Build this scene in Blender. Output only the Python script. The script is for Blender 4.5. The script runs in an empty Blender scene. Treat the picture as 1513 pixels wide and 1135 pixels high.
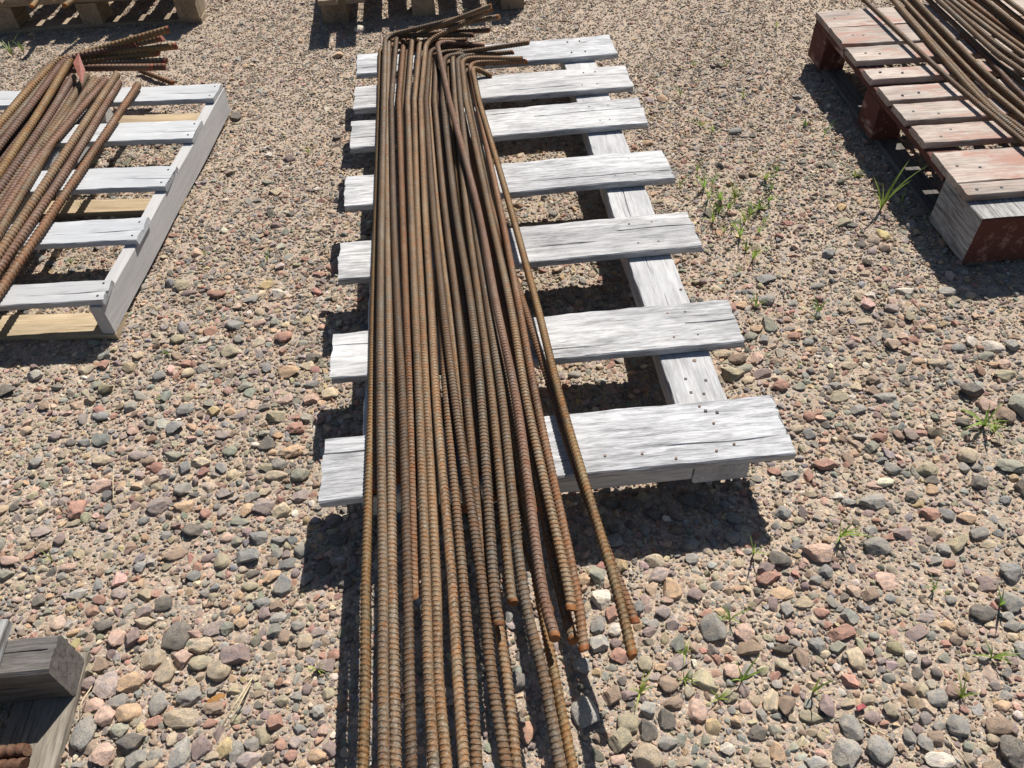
import bpy, bmesh, math, random
import numpy as np
from mathutils import Vector, Matrix, noise as mnoise

random.seed(7); RNG = np.random.default_rng(7)
C = bpy.context.scene.collection
scene = bpy.context.scene

# ------------------------------------------------------------------ camera
CAM = np.array([0.36005, -1.13816, 1.5105]); F = 1177.0
PITCH, ROLL, YAW = 0.80067, -0.05409, 0.05702
CX, CY = 756.5, 567.5
fw = np.array([math.sin(YAW)*math.cos(PITCH), math.cos(YAW)*math.cos(PITCH), -math.sin(PITCH)])
_rt = np.array([math.cos(YAW), -math.sin(YAW), 0.0]); _up = np.cross(_rt, fw)
rt = math.cos(ROLL)*_rt + math.sin(ROLL)*_up
up = -math.sin(ROLL)*_rt + math.cos(ROLL)*_up
cd = bpy.data.cameras.new('camera'); cam = bpy.data.objects.new('camera', cd); C.objects.link(cam)
M = Matrix(((rt[0], up[0], -fw[0], CAM[0]), (rt[1], up[1], -fw[1], CAM[1]), (rt[2], up[2], -fw[2], CAM[2]), (0, 0, 0, 1)))
cam.matrix_world = M
cd.sensor_width = 36.0; cd.lens = F/1513*36; cd.clip_start = 0.05; cd.clip_end = 500
scene.camera = cam

# ------------------------------------------------------------------ light
SUN_EL, SUN_AZ = math.radians(49.0), math.radians(28.6)      # azimuth from +Y towards +X
s_dir = Vector((math.sin(SUN_AZ)*math.cos(SUN_EL), math.cos(SUN_AZ)*math.cos(SUN_EL), math.sin(SUN_EL)))
w = bpy.data.worlds.new('World'); scene.world = w; w.use_nodes = True
nt = w.node_tree; nt.nodes.clear()
sky = nt.nodes.new('ShaderNodeTexSky'); sky.sky_type = 'NISHITA'; sky.sun_disc = False
sky.sun_elevation = SUN_EL; sky.sun_rotation = SUN_AZ; sky.air_density = 1.0; sky.dust_density = 0.6; sky.ozone_density = 1.0
bg = nt.nodes.new('ShaderNodeBackground'); bg.inputs['Strength'].default_value = 0.05
wo = nt.nodes.new('ShaderNodeOutputWorld')
nt.links.new(sky.outputs[0], bg.inputs['Color']); nt.links.new(bg.outputs[0], wo.inputs['Surface'])
sl = bpy.data.lights.new('sun', 'SUN'); sl.energy = 5.0; sl.angle = math.radians(0.53); sl.color = (1.0, 0.955, 0.89)
so = bpy.data.objects.new('sun', sl); C.objects.link(so)
so.rotation_mode = 'QUATERNION'; so.rotation_quaternion = s_dir.to_track_quat('Z', 'Y'); so.location = (2, 3, 5)
vs = scene.view_settings
vs.view_transform = 'Standard'; vs.look = 'None'; vs.exposure = 0.68; vs.gamma = 1.0; vs.use_curve_mapping = False

# ------------------------------------------------------------------ helpers
def U(px, py, z):
    d = fw + rt*(px-CX)/F + up*(CY-py)/F
    return CAM + (z-CAM[2])/d[2]*d
def pxm(p):                                     # pixels per metre at a world point
    return F/float((np.asarray(p)-CAM) @ fw)

def hgt(x, y):                                  # gentle unevenness of the yard
    return (0.006*np.sin(1.7*x+0.6)*np.cos(1.3*y+0.4) + 0.004*np.sin(4.1*x-2.2*y+1.0)
            + 0.0025*np.sin(9.3*x+3.1)*np.sin(8.1*y+0.7) + 0.0018*np.sin(21*x+5*y)*np.cos(19*y-7*x))

def empty(name, loc=(0, 0, 0), rz=0.0, label=None, cat=None, group=None):
    o = bpy.data.objects.new(name, None); C.objects.link(o)
    o.location = loc; o.rotation_euler = (0, 0, rz); o.empty_display_size = 0.1
    tag(o, label, cat, group); return o
def tag(o, label=None, cat=None, group=None, kind=None):
    if label: o['label'] = label
    if cat: o['category'] = cat
    if group: o['group'] = group
    if kind: o['kind'] = kind
    return o
def mesh_np(name, verts, faces, smooth=False):
    me = bpy.data.meshes.new(name); me.from_pydata([tuple(v) for v in verts], [], faces); me.update()
    if smooth: me.polygons.foreach_set('use_smooth', [True]*len(me.polygons))
    return me
def quad_mesh(name, V, Q, smooth=True):         # fast path for all-quad meshes
    me = bpy.data.meshes.new(name); n = len(Q)
    me.vertices.add(len(V)); me.vertices.foreach_set('co', np.asarray(V, np.float32).ravel())
    me.loops.add(4*n); me.loops.foreach_set('vertex_index', np.asarray(Q, np.int32).ravel())
    me.polygons.add(n); me.polygons.foreach_set('loop_start', np.arange(0, 4*n, 4, dtype=np.int32))
    me.polygons.foreach_set('loop_total', np.full(n, 4, np.int32))
    me.polygons.foreach_set('use_smooth', np.full(n, smooth))
    me.update(calc_edges=True); return me
def obj(name, me, mat=None, parent=None, loc=(0, 0, 0), rot=(0, 0, 0)):
    o = bpy.data.objects.new(name, me); C.objects.link(o); o.location = loc; o.rotation_euler = rot
    if mat is not None and not me.materials: me.materials.append(mat)
    if parent is not None: o.parent = parent
    return o

# ------------------------------------------------------------------ materials
class NT:
    def __init__(s, name):
        s.m = bpy.data.materials.new(name); s.m.use_nodes = True; s.t = s.m.node_tree; s.t.nodes.clear()
        s.out = s.n('ShaderNodeOutputMaterial'); s.b = s.n('ShaderNodeBsdfPrincipled'); s.l(s.b.outputs[0], s.out.inputs[0])
    def n(s, t, **k):
        x = s.t.nodes.new(t)
        for a, v in k.items(): setattr(x, a, v)
        return x
    def l(s, a, b): s.t.links.new(a, b)
    def val(s, sock, v):
        if hasattr(v, 'is_output'): s.l(v, sock)
        else: sock.default_value = v
    def math(s, op, a, b=0.5, c=None):
        x = s.n('ShaderNodeMath', operation=op); s.val(x.inputs[0], a); s.val(x.inputs[1], b)
        if c is not None: s.val(x.inputs[2], c)
        return x.outputs[0]
    def mix(s, f, a, b, mode='MIX'):
        x = s.n('ShaderNodeMix', data_type='RGBA', blend_type=mode); s.val(x.inputs[0], f)
        for sk, v in ((x.inputs[6], a), (x.inputs[7], b)):
            if hasattr(v, 'is_output'): s.l(v, sk)
            else: sk.default_value = (*v, 1) if len(v) == 3 else v
        return x.outputs[2]
    def noise(s, vec, scale, detail=4, rough=0.55, dist=0.0):
        x = s.n('ShaderNodeTexNoise'); s.l(vec, x.inputs['Vector']); x.inputs['Scale'].default_value = scale
        x.inputs['Detail'].default_value = detail; x.inputs['Roughness'].default_value = rough; x.inputs['Distortion'].default_value = dist
        return x.outputs['Fac'], x.outputs['Color']
    def ramp(s, f, stops, interp='LINEAR'):
        x = s.n('ShaderNodeValToRGB'); x.color_ramp.interpolation = interp; s.l(f, x.inputs[0]); e = x.color_ramp.elements
        while len(e) > 1: e.remove(e[-1])
        for i, (p, c) in enumerate(stops):
            k = e[0] if i == 0 else e.new(p)
            k.position = p; c = (c, c, c) if not hasattr(c, '__len__') else c; k.color = (*c, 1)
        return x.outputs[0]
    def objvec(s, scale=(1, 1, 1), rnd=True):
        tc = s.n('ShaderNodeTexCoord'); mp = s.n('ShaderNodeMapping'); s.l(tc.outputs['Object'], mp.inputs[0])
        mp.inputs['Scale'].default_value = scale
        if rnd:
            oi = s.n('ShaderNodeObjectInfo'); cb = s.n('ShaderNodeCombineXYZ')
            s.l(s.math('MULTIPLY', oi.outputs['Random'], 37.0), cb.inputs[0]); s.l(s.math('MULTIPLY', oi.outputs['Random'], 91.0), cb.inputs[1])
            s.l(s.math('MULTIPLY', oi.outputs['Random'], 53.0), cb.inputs[2]); s.l(cb.outputs[0], mp.inputs['Location'])
        return mp.outputs[0]
    def bump(s, h, strength, dist):
        x = s.n('ShaderNodeBump'); x.inputs['Strength'].default_value = strength; x.inputs['Distance'].default_value = dist
        s.l(h, x.inputs['Height']); s.l(x.outputs[0], s.b.inputs['Normal'])

def wood(name, light, mid, dark, stain=0.5, big_amt=1.0, rough=0.85, paint=None, paint_amt=0.5, crackw=0.30):
    g = NT(name)
    v1 = g.objvec((6.0, 90, 90)); v2 = g.objvec((11, 62, 62)); v3 = g.objvec((1.0, 4.0, 4.0)); v4 = g.objvec((7, 210, 210))
    grain, _ = g.noise(v1, 1.0, 8, 0.68, 0.25)
    blot, _ = g.noise(v2, 1.0, 8, 0.72, 0.3)
    big, _ = g.noise(v3, 1.6, 3, 0.5)
    fine, _ = g.noise(v4, 1.0, 4, 0.6)
    base = g.ramp(grain, [(0.30, dark), (0.42, mid), (0.56, light), (1.0, light)])
    b2 = g.ramp(blot, [(0.34, (0.52, 0.52, 0.52)), (0.54, (0.94, 0.94, 0.94)), (0.7, (1, 1, 1))])
    col = g.mix(stain, base, g.mix(1.0, base, b2, 'MULTIPLY'))
    b3 = g.ramp(big, [(0.36, (0.70, 0.70, 0.71)), (0.58, (1, 1, 1))])
    col = g.mix(big_amt, col, g.mix(1.0, col, b3, 'MULTIPLY'))
    v7 = g.objvec((22, 260, 260)); fg, _ = g.noise(v7, 1.0, 5, 0.7, 0.3); v8 = g.objvec((3, 9, 9)); fm, _ = g.noise(v8, 1.0, 3, 0.5)
    fgc = g.ramp(g.math('ADD', fg, g.math('MULTIPLY', fm, 0.55)), [(0.60, (0.50, 0.50, 0.50)), (0.80, (1, 1, 1))])
    col = g.mix(stain, col, g.mix(1.0, col, fgc, 'MULTIPLY'))
    ob = g.n('ShaderNodeObjectInfo'); col = g.mix(1.0, col, g.ramp(ob.outputs['Random'], [(0.0, (0.84, 0.83, 0.82)), (0.5, (1.0, 1.0, 1.0)), (1.0, (0.93, 0.94, 0.96))]), 'MULTIPLY')
    kv = g.n('ShaderNodeTexVoronoi'); g.l(g.objvec((5.5, 13, 3)), kv.inputs['Vector']); kv.inputs['Scale'].default_value = 1.0; ks = g.n('ShaderNodeSeparateColor'); g.l(kv.outputs['Color'], ks.inputs[0])
    km = g.math('MULTIPLY', g.ramp(kv.outputs['Distance'], [(0.05, 1.0), (0.13, 0.0)]), g.ramp(ks.outputs[0], [(0.74, 0.0), (0.76, 0.8)]))
    col = g.mix(km, col, g.mix(1.0, col, (0.42, 0.36, 0.31), 'MULTIPLY'))
    crack = g.ramp(fine, [(crackw, 0.25), (crackw+0.06, 1.0)])
    col = g.mix(0.65, col, g.mix(1.0, col, crack, 'MULTIPLY'))
    if paint:
        v5 = g.objvec((9, 30, 30)); pn, _ = g.noise(v5, 1.0, 7, 0.65, 0.4)
        v6 = g.objvec((2.5, 3.5, 3.5)); pn2, _ = g.noise(v6, 1.0, 2, 0.5)
        pm = g.math('ADD', g.math('MULTIPLY', pn, 0.6), g.math('MULTIPLY', pn2, 0.4))
        col = g.mix(g.ramp(pm, [(paint_amt-0.05, 1.0), (paint_amt+0.05, 0.0)]), col, paint)
    g.l(col, g.b.inputs['Base Color']); g.b.inputs['Roughness'].default_value = rough
    g.b.inputs['Specular IOR Level'].default_value = 0.25
    h = g.math('ADD', g.math('MULTIPLY', grain, 0.6), g.math('MULTIPLY', fine, 0.4))
    g.bump(h, 0.55, 0.003)
    return g.m
M_WHITE = wood('weathered_white_wood', (0.60, 0.595, 0.59), (0.48, 0.475, 0.47), (0.25, 0.245, 0.24), 0.85)
M_WHITE2 = wood('weathered_white_timber', (0.58, 0.57, 0.555), (0.50, 0.49, 0.475), (0.30, 0.29, 0.28), 0.4)
M_PALE = wood('pale_grey_wood', (0.44, 0.445, 0.45), (0.40, 0.405, 0.41), (0.33, 0.34, 0.35), 0.12, 0.3, crackw=0.2)
M_PALE2 = wood('pale_stringer_wood', (0.46, 0.45, 0.44), (0.42, 0.41, 0.405), (0.42, 0.41, 0.41), 0.06, 0.15, crackw=0.18)
M_TAN = wood('fresh_tan_wood', (0.47, 0.37, 0.24), (0.42, 0.32, 0.2), (0.28, 0.2, 0.12), 0.3)
M_RED = wood('worn_red_painted_wood', (0.50, 0.43, 0.37), (0.43, 0.345, 0.29), (0.25, 0.18, 0.15), 0.7, paint=(0.32, 0.185, 0.145), paint_amt=0.45)
M_RED2 = wood('red_painted_timber', (0.42, 0.3, 0.24), (0.30, 0.13, 0.09), (0.14, 0.05, 0.035), 0.4, paint=(0.088, 0.033, 0.025), paint_amt=0.58)
M_PEEL = wood('peeled_white_timber', (0.52, 0.52, 0.51), (0.36, 0.345, 0.33), (0.09, 0.07, 0.06), 0.85, crackw=0.40)
M_OLD = wood('old_brown_wood', (0.36, 0.28, 0.19), (0.28, 0.21, 0.14), (0.15, 0.10, 0.07), 0.4)
M_OLDGREY = wood('old_greyed_plank', (0.30, 0.265, 0.215), (0.23, 0.20, 0.16), (0.10, 0.085, 0.07), 0.6)
M_GREYDK = wood('dark_grey_wood', (0.185, 0.168, 0.152), (0.125, 0.112, 0.10), (0.05, 0.043, 0.038), 0.7)

def simple(name, col, rough=0.8, bumpy=0.0):
    g = NT(name); v = g.objvec((1, 1, 1)); n1, _ = g.noise(v, 60, 4)
    g.l(g.mix(g.ramp(n1, [(0.3, 0.0), (0.7, 1.0)]), tuple(0.7*c for c in col), tuple(min(1, 1.2*c) for c in col)), g.b.inputs['Base Color'])
    g.b.inputs['Roughness'].default_value = rough
    if bumpy: g.bump(n1, bumpy, 0.002)
    return g.m
M_HOLE = simple('dark_nail_and_hole_shade', (0.035, 0.03, 0.028), 0.7)  # dark nails, and the shade inside nail holes given as plain colour
M_NAILR = simple('rusty_nail', (0.16, 0.085, 0.05), 0.7)
M_TAG = simple('salmon_plastic', (0.24, 0.075, 0.05), 0.7)
M_STRAW = simple('dry_straw', (0.52, 0.42, 0.26), 0.7)
M_REDBIT = simple('red_plastic', (0.38, 0.08, 0.08), 0.6)

def rust(name, tint):
    g = NT(name); v = g.objvec((1, 1, 1)); vs_ = g.objvec((1, 1, 1), True)
    n1, _ = g.noise(v, 9, 5, 0.6); n2, _ = g.noise(v, 45, 5, 0.65); n3, _ = g.noise(vs_, 240, 3, 0.6)
    oi = g.n('ShaderNodeObjectInfo')
    c = g.ramp(n1, [(0.30, tint[0]), (0.5, tint[1]), (0.68, tint[2])]); n5, _ = g.noise(v, 3.2, 3, 0.6); c = g.mix(1.0, c, g.ramp(n5, [(0.34, (0.62, 0.6, 0.6)), (0.6, (1.12, 1.1, 1.08))]), 'MULTIPLY')
    c = g.mix(g.ramp(n2, [(0.42, 0.0), (0.66, 0.75)]), c, tint[3])
    c = g.mix(g.ramp(n3, [(0.42, 0.0), (0.72, 0.7)]), c, tint[4])
    c = g.mix(1.0, c, oi.outputs['Color'], 'MULTIPLY')
    g.l(c, g.b.inputs['Base Color'])
    g.l(g.ramp(n2, [(0.3, 0.55), (0.7, 0.85)]), g.b.inputs['Roughness'])
    g.b.inputs['Metallic'].default_value = 0.1; g.b.inputs['Specular IOR Level'].default_value = 0.3
    g.bump(n3, 0.35, 0.0012)
    return g.m
M_RUST = rust('rusted_steel', [(0.078, 0.038, 0.017), (0.118, 0.068, 0.031), (0.138, 0.104, 0.068), (0.19, 0.072, 0.018), (0.215, 0.185, 0.145)])
M_RUSTR = rust('red_rusted_steel', [(0.080, 0.034, 0.020), (0.110, 0.055, 0.034), (0.125, 0.085, 0.06), (0.125, 0.045, 0.018), (0.18, 0.13, 0.10)])
M_CUT = rust('orange_cut_rust', [(0.15, 0.055, 0.018), (0.20, 0.076, 0.024), (0.18, 0.085, 0.036), (0.24, 0.085, 0.02), (0.15, 0.065, 0.032)])
M_REDEND = rust('red_painted_end', [(0.17, 0.045, 0.028), (0.19, 0.058, 0.034), (0.16, 0.06, 0.04), (0.14, 0.04, 0.024), (0.2, 0.08, 0.05)])

def stone_mat(name, instanced):
    g = NT(name); tc = g.n('ShaderNodeTexCoord'); mp = g.n('ShaderNodeMapping'); g.l(tc.outputs['Object'], mp.inputs[0])
    oi = g.n('ShaderNodeObjectInfo'); cb = g.n('ShaderNodeCombineXYZ')
    for i, k in enumerate((31.0, 57.0, 83.0)): g.l(g.math('MULTIPLY', oi.outputs['Random'], k), cb.inputs[i])
    g.l(cb.outputs[0], mp.inputs['Location']); v = mp.outputs[0]
    if instanced:
        at = g.n('ShaderNodeAttribute', attribute_type='INSTANCER', attribute_name='col'); base = at.outputs['Color']
    else: base = oi.outputs['Color']
    n1, _ = g.noise(v, 1.6, 4, 0.6, 0.5); n2, _ = g.noise(v, 9.0, 4, 0.65); n3, _ = g.noise(v, 30, 2, 0.6)
    c = g.mix(g.ramp(n1, [(0.38, 0.0), (0.62, 0.85)]), base, g.mix(1.0, base, (1.6, 1.45, 1.25), 'MULTIPLY'))
    c = g.mix(g.ramp(n2, [(0.38, 0.8), (0.56, 0.0)]), c, g.mix(1.0, c, (0.55, 0.54, 0.55), 'MULTIPLY'))
    c = g.mix(g.ramp(n3, [(0.56, 0.0), (0.70, 0.65)]), c, g.mix(0.6, c, (0.5, 0.45, 0.38)))
    n4, _ = g.noise(v, 2.4, 5, 0.7, 1.0); c = g.mix(g.ramp(n4, [(0.5, 0.0), (0.68, 0.5)]), c, (0.42, 0.33, 0.24))
    g.l(c, g.b.inputs['Base Color']); g.b.inputs['Roughness'].default_value = 0.85; g.b.inputs['Specular IOR Level'].default_value = 0.25
    h = g.math('ADD', g.math('MULTIPLY', n2, 0.6), g.math('MULTIPLY', n3, 0.4)); g.bump(h, 0.6, 0.09)
    return g.m
M_STONE = stone_mat('river_stone', False); M_GRAVEL = stone_mat('gravel_stone', True)

def ground_mat():
    g = NT('sandy_gravel_ground'); tc = g.n('ShaderNodeTexCoord'); v = tc.outputs['Object']
    n1, _ = g.noise(v, 1.6, 4, 0.6); n2, _ = g.noise(v, 40, 5, 0.7); n3, _ = g.noise(v, 320, 3, 0.7)
    vo = g.n('ShaderNodeTexVoronoi'); g.l(v, vo.inputs['Vector']); vo.inputs['Scale'].default_value = 190
    vo2 = g.n('ShaderNodeTexVoronoi'); g.l(v, vo2.inputs['Vector']); vo2.inputs['Scale'].default_value = 420
    sand = g.ramp(n2, [(0.3, (0.27, 0.225, 0.168)), (0.55, (0.335, 0.282, 0.212)), (0.8, (0.40, 0.34, 0.262))])
    sep = g.n('ShaderNodeSeparateColor'); g.l(vo.outputs['Color'], sep.inputs[0])
    cells = g.ramp(sep.outputs[0], [(0.0, (0.2, 0.19, 0.19)), (0.2, (0.31, 0.29, 0.27)), (0.4, (0.42, 0.28, 0.21)), (0.6, (0.48, 0.39, 0.28)), (0.8, (0.33, 0.25, 0.22)), (1.0, (0.58, 0.5, 0.4))])
    sep2 = g.n('ShaderNodeSeparateColor'); g.l(vo2.outputs['Color'], sep2.inputs[0])
    cells2 = g.ramp(sep2.outputs[0], [(0.0, (0.2, 0.185, 0.17)), (0.35, (0.35, 0.27, 0.205)), (0.7, (0.41, 0.345, 0.26)), (1.0, (0.5, 0.44, 0.36))])
    m1 = g.ramp(sep.outputs[1], [(0.42, 0.0), (0.46, 0.85)])
    c = g.mix(0.55, sand, cells2); c = g.mix(m1, c, cells)
    c = g.mix(1.0, c, g.ramp(n1, [(0.3, (0.86, 0.84, 0.82)), (0.7, (1.06, 1.03, 1.0))]), 'MULTIPLY')
    g.l(c, g.b.inputs['Base Color']); g.b.inputs['Roughness'].default_value = 0.95; g.b.inputs['Specular IOR Level'].default_value = 0.15
    hd = g.math('SUBTRACT', 1.0, g.math('MULTIPLY', vo.outputs['Distance'], 1.0))
    h = g.math('ADD', g.math('MULTIPLY', g.math('MULTIPLY', hd, m1), 1.0), g.math('ADD', g.math('MULTIPLY', n3, 0.6), g.math('MULTIPLY', vo2.outputs['Distance'], -0.5)))
    g.bump(h, 0.6, 0.004)
    return g.m
M_GROUND = ground_mat()
def leaf_mat():
    g = NT('grass_blade'); v = g.objvec((1, 1, 1)); n1, _ = g.noise(v, 30, 3); oi = g.n('ShaderNodeObjectInfo')
    c = g.mix(g.ramp(n1, [(0.3, 0.0), (0.7, 1.0)]), (0.16, 0.30, 0.05), (0.36, 0.46, 0.11)); c = g.mix(1.0, c, oi.outputs['Color'], 'MULTIPLY')
    g.l(c, g.b.inputs['Base Color']); g.b.inputs['Roughness'].default_value = 0.5
    tr = g.n('ShaderNodeBsdfTranslucent'); g.l(c, tr.inputs[0]); ms = g.n('ShaderNodeMixShader'); ms.inputs[0].default_value = 0.35
    g.l(g.b.outputs[0], ms.inputs[1]); g.l(tr.outputs[0], ms.inputs[2]); g.l(ms.outputs[0], g.out.inputs[0])
    return g.m
M_LEAF = leaf_mat()

# ------------------------------------------------------------------ ground sheet
gx = np.concatenate([-np.geomspace(90, 3.2, 14), np.arange(-2.9, 3.9, 0.02), np.geomspace(4.2, 90, 14)])
gy = np.concatenate([-np.geomspace(90, 2.2, 14), np.arange(-1.8, 4.8, 0.02), np.geomspace(5.1, 90, 14)])
GX, GY = np.meshgrid(gx, gy, indexing='ij')
GZ = hgt(GX, GY) + 0.0016*np.sin(57*GX+13*GY)*np.sin(49*GY-11*GX) + 0.001*np.random.default_rng(3).standard_normal(GX.shape)
Vg = np.stack([GX, GY, GZ], -1).reshape(-1, 3); nx_, ny_ = len(gx), len(gy)
I = np.arange((nx_-1)*ny_).reshape(nx_-1, ny_)[:, :-1].ravel()
g_me = quad_mesh('ground', Vg, np.stack([I, I+ny_, I+ny_+1, I+1], -1))
tag(obj('ground', g_me, M_GROUND), 'sandy tan ground of the gravel yard', 'ground', kind='structure')

# ------------------------------------------------------------------ boards
def board_mesh(L, W, T, seed=0, cracks=(), warp=0.0015, rag=0.0025, r=0.002, nst=None, crook=0.0, mats=None):
    """A sawn board lying along local X, centred in X and Y, from z=0 to z=T, edges eased, ends slightly ragged."""
    R = random.Random(seed); n = nst or max(6, int(L/0.025))
    vs = [-W/2+r, -W/2+0.18*W, -W*0.1, W*0.12, W*0.3, W/2-r]
    for (cv, *_ ) in cracks: vs += [cv*W-0.0022, cv*W, cv*W+0.0022]
    vs = sorted(vs); sec = [(-W/2, r), (-W/2, T-r)] + [(v, T) for v in vs] + [(W/2, T-r), (W/2, r), (W/2-r, 0), (-W/2+r, 0)]
    k = len(sec); V = []; ph = [R.uniform(0, 6.28) for _ in range(8)]; endj = [[R.gauss(0, rag) for _ in range(k)] for _ in range(2)]
    for i in range(n+1):
        t = i/n; u = -L/2 + L*t
        dz = warp*(math.sin(2.1*u/L*3+ph[0]) + 0.5*math.sin(9*u/L+ph[1])); dy = crook*math.sin(math.pi*t) + 0.0012*math.sin(11*u+ph[2])
        for j, (v, z) in enumerate(sec):
            x = u + (endj[0][j] if i == 0 else endj[1][j] if i == n else 0)
            e = (0.0009*math.sin(37*u+ph[3]+j)+0.0006*math.sin(83*u+ph[4]*j))*(1.0 if W > 0.08 else 0.12)
            y = v + dy + (e if abs(v) > W/2-2*r else 0); zz = z + dz + (0.4*e if z > T/2 else 0)
            for (cv, u0, u1, dep) in cracks:
                if abs(v-cv*W) < 1e-6 and z == T and u0 <= t <= u1: zz -= dep*min(1, 12*min(t-u0+0.02, u1-t+0.02)); y += 0.002*math.sin(23*u+ph[5])
                elif abs(abs(v-cv*W)-0.0022) < 1e-6 and z == T: y += 0.002*math.sin(23*u+ph[5])
            V.append((x, y, zz))
    Fc = []
    for i in range(n):
        for j in range(k):
            a, b = i*k+j, i*k+(j+1) % k; Fc.append((a, a+k, b+k, b))
    Fc.append(tuple(range(k))); Fc.append(tuple(n*k+j for j in reversed(range(k))))
    me = mesh_np('board', V, Fc)
    me.validate(); bm = bmesh.new(); bm.from_mesh(me); bmesh.ops.recalc_face_normals(bm, faces=bm.faces); bm.to_mesh(me); bm.free()
    me.polygons.foreach_set('use_smooth', [True]*len(me.polygons)); me.set_sharp_from_angle(angle=math.radians(32))
    return me
_bs = [100]
def board(name, parent, x, y, z, L, W, T, mat, along='x', rz=0.0, tilt=0.0, **kw):
    """x, y = centre in the parent's frame, z = underside."""
    _bs[0] += 1
    me = board_mesh(L, W, T, seed=_bs[0], **kw)
    return obj(name, me, mat, parent, (x, y, z), (0, tilt, rz + (math.pi/2 if along == 'y' else 0)))
_nail_dots = {}
def nail_dot(parent, x, y, z, r=0.004, mat=M_HOLE, square=False, name='nail_or_hole'):  # small raised disc
    key = (r, mat.name, square)
    if key not in _nail_dots:
        n = 4 if square else 9; V = [(r*math.cos(6.2832*i/n+.6), r*math.sin(6.2832*i/n+.6), 0.0012) for i in range(n)] + [(r*1.1*math.cos(6.2832*i/n+.6), r*1.1*math.sin(6.2832*i/n+.6), -0.004) for i in range(n)]
        Fc = [tuple(range(n))] + [(i, i+n, (i+1) % n+n, (i+1) % n) for i in range(n)]
        _nail_dots[key] = mesh_np('nail_dot', V, Fc); _nail_dots[key].materials.append(mat)
    o = obj(name, _nail_dots[key], None, parent, (x, y, z)); return o

# ------------------------------------------------------------------ the weathered pallet under the main bundle
SL = [(1.8914, 2.0714), (1.6094, 1.7888), (1.3339, 1.5214), (0.9815, 1.1538), (0.6248, 0.7971), (0.2356, 0.3975), (-0.1205, 0.0541)]
H = 0.165; TS = 0.022
pal = empty('wooden_pallet', (0.508, 0.97, 0), 0, 'weathered white-grey wooden pallet of seven wide slats under the long bent rebar', 'pallet')
ox, oy = 0.508, 0.97
crk = [[(-0.2, 0.0, 0.35, .004)], [(0.06, 0.0, 0.2, .005), (-0.25, .55, .8, .003)], [(0.10, 0.62, 1.0, .006), (-0.15, 0.0, .3, .005), (.3, .3, .6, .003)],
       [(-0.22, 0.6, 1.0, .004), (.2, .1, .4, .003)], [(0.12, 0.78, 1.0, .008), (-.12, .55, .72, .004)], [(0.02, 0.86, 1.0, .007), (-0.3, .4, .66, .004), (.2, 0, .2, .004)], [(0.24, 0.0, 0.16, .011), (.14, 0, .05, .004), (-.2, .7, 1, .003)]]
# slat ends as seen (x at left end, x at right end), small skews in radians
ends = [(-0.003, 1.012, 0.004), (0.0, 1.02, 0.0), (0.0, 1.014, 0.0), (-0.003, 1.02, 0.0), (-0.002, 1.012, 0.004), (0.002, 1.013, -0.003), (0.003, 1.018, 0.004)]
for i, (y0, y1) in enumerate(SL):
    xa, xb, sk = ends[i]
    s = board('slat', pal, (xa+xb)/2-ox, (y0+y1)/2-oy, H-TS, xb-xa, y1-y0, TS, M_WHITE, rz=sk, cracks=crk[i], warp=0.0016, rag=0.0022, r=0.003)
    for xx in (0.845, 0.90) if i < 6 else ():
        nail_dot(s, xx-ox+random.uniform(-.012, .012), (y1-y0)*0.28, TS+0.0008, 0.003, random.choice([M_HOLE, M_NAILR]))
        nail_dot(s, xx-ox+random.uniform(-.012, .012), -(y1-y0)*0.27, TS+0.0008, 0.003, random.choice([M_HOLE, M_NAILR]))
    if i == 6:
        for (px_, py_, m_, sq) in [(1043, 608, M_HOLE, True), (1060, 610, M_HOLE, True), (1034, 601, M_NAILR, False), (1055, 626, M_NAILR, False), (1059, 667, M_NAILR, False), (1085, 657, M_NAILR, False), (894, 674, M_NAILR, False), (949, 671, M_NAILR, False), (999, 678, M_NAILR, False)]:
            q = U(px_, py_, H); nail_dot(s, q[0]-(xa+xb)/2, q[1]-(y0+y1)/2, TS+0.0008, 0.003 if not sq else 0.0046, m_, sq)
for (xc, wd, m_) in ((0.141, 0.115, M_WHITE2), (0.41, 0.105, M_WHITE2), (0.866, 0.122, M_WHITE2)):
    st = board('stringer', pal, xc-ox, 0.985-oy, H-TS-0.066, 2.18, wd, 0.0655, m_, along='y', cracks=[(0.1, .3, .62, .004)], warp=0.0004)
    if xc > 0.8:
        for (px_, py_) in [(1013, 560), (1043, 562), (1021, 580), (1040, 582)]:
            q = U(px_, py_, H-TS); nail_dot(st, q[1]-0.985, -(q[0]-xc), 0.0655+0.0004, 0.0046, M_HOLE, True)
        q = U(1006, 428, H-TS); nail_dot(st, q[1]-0.985, -(q[0]-xc), 0.0655+0.0004, 0.004)
        q = U(1026, 533, H-TS); nail_dot(st, q[1]-0.985, -(q[0]-xc), 0.0655+0.0004, 0.005, M_NAILR)
    for yy in (0.05, 0.95, 1.93):
        board('block', pal, xc-ox, yy-oy, 0.0, 0.15, 0.095, H-TS-0.0665, M_OLD, along='y', warp=0, nst=4)
board('cross_board', pal, 0.633-ox, -0.085-oy, H-TS-0.052, 0.335, 0.045, 0.0515, M_WHITE2, warp=0.0003, nst=8)
board('cross_board', pal, 0.279-ox, -0.085-oy, H-TS-0.052, 0.15, 0.045, 0.0515, M_WHITE2, warp=0.0003, nst=6)

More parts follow.
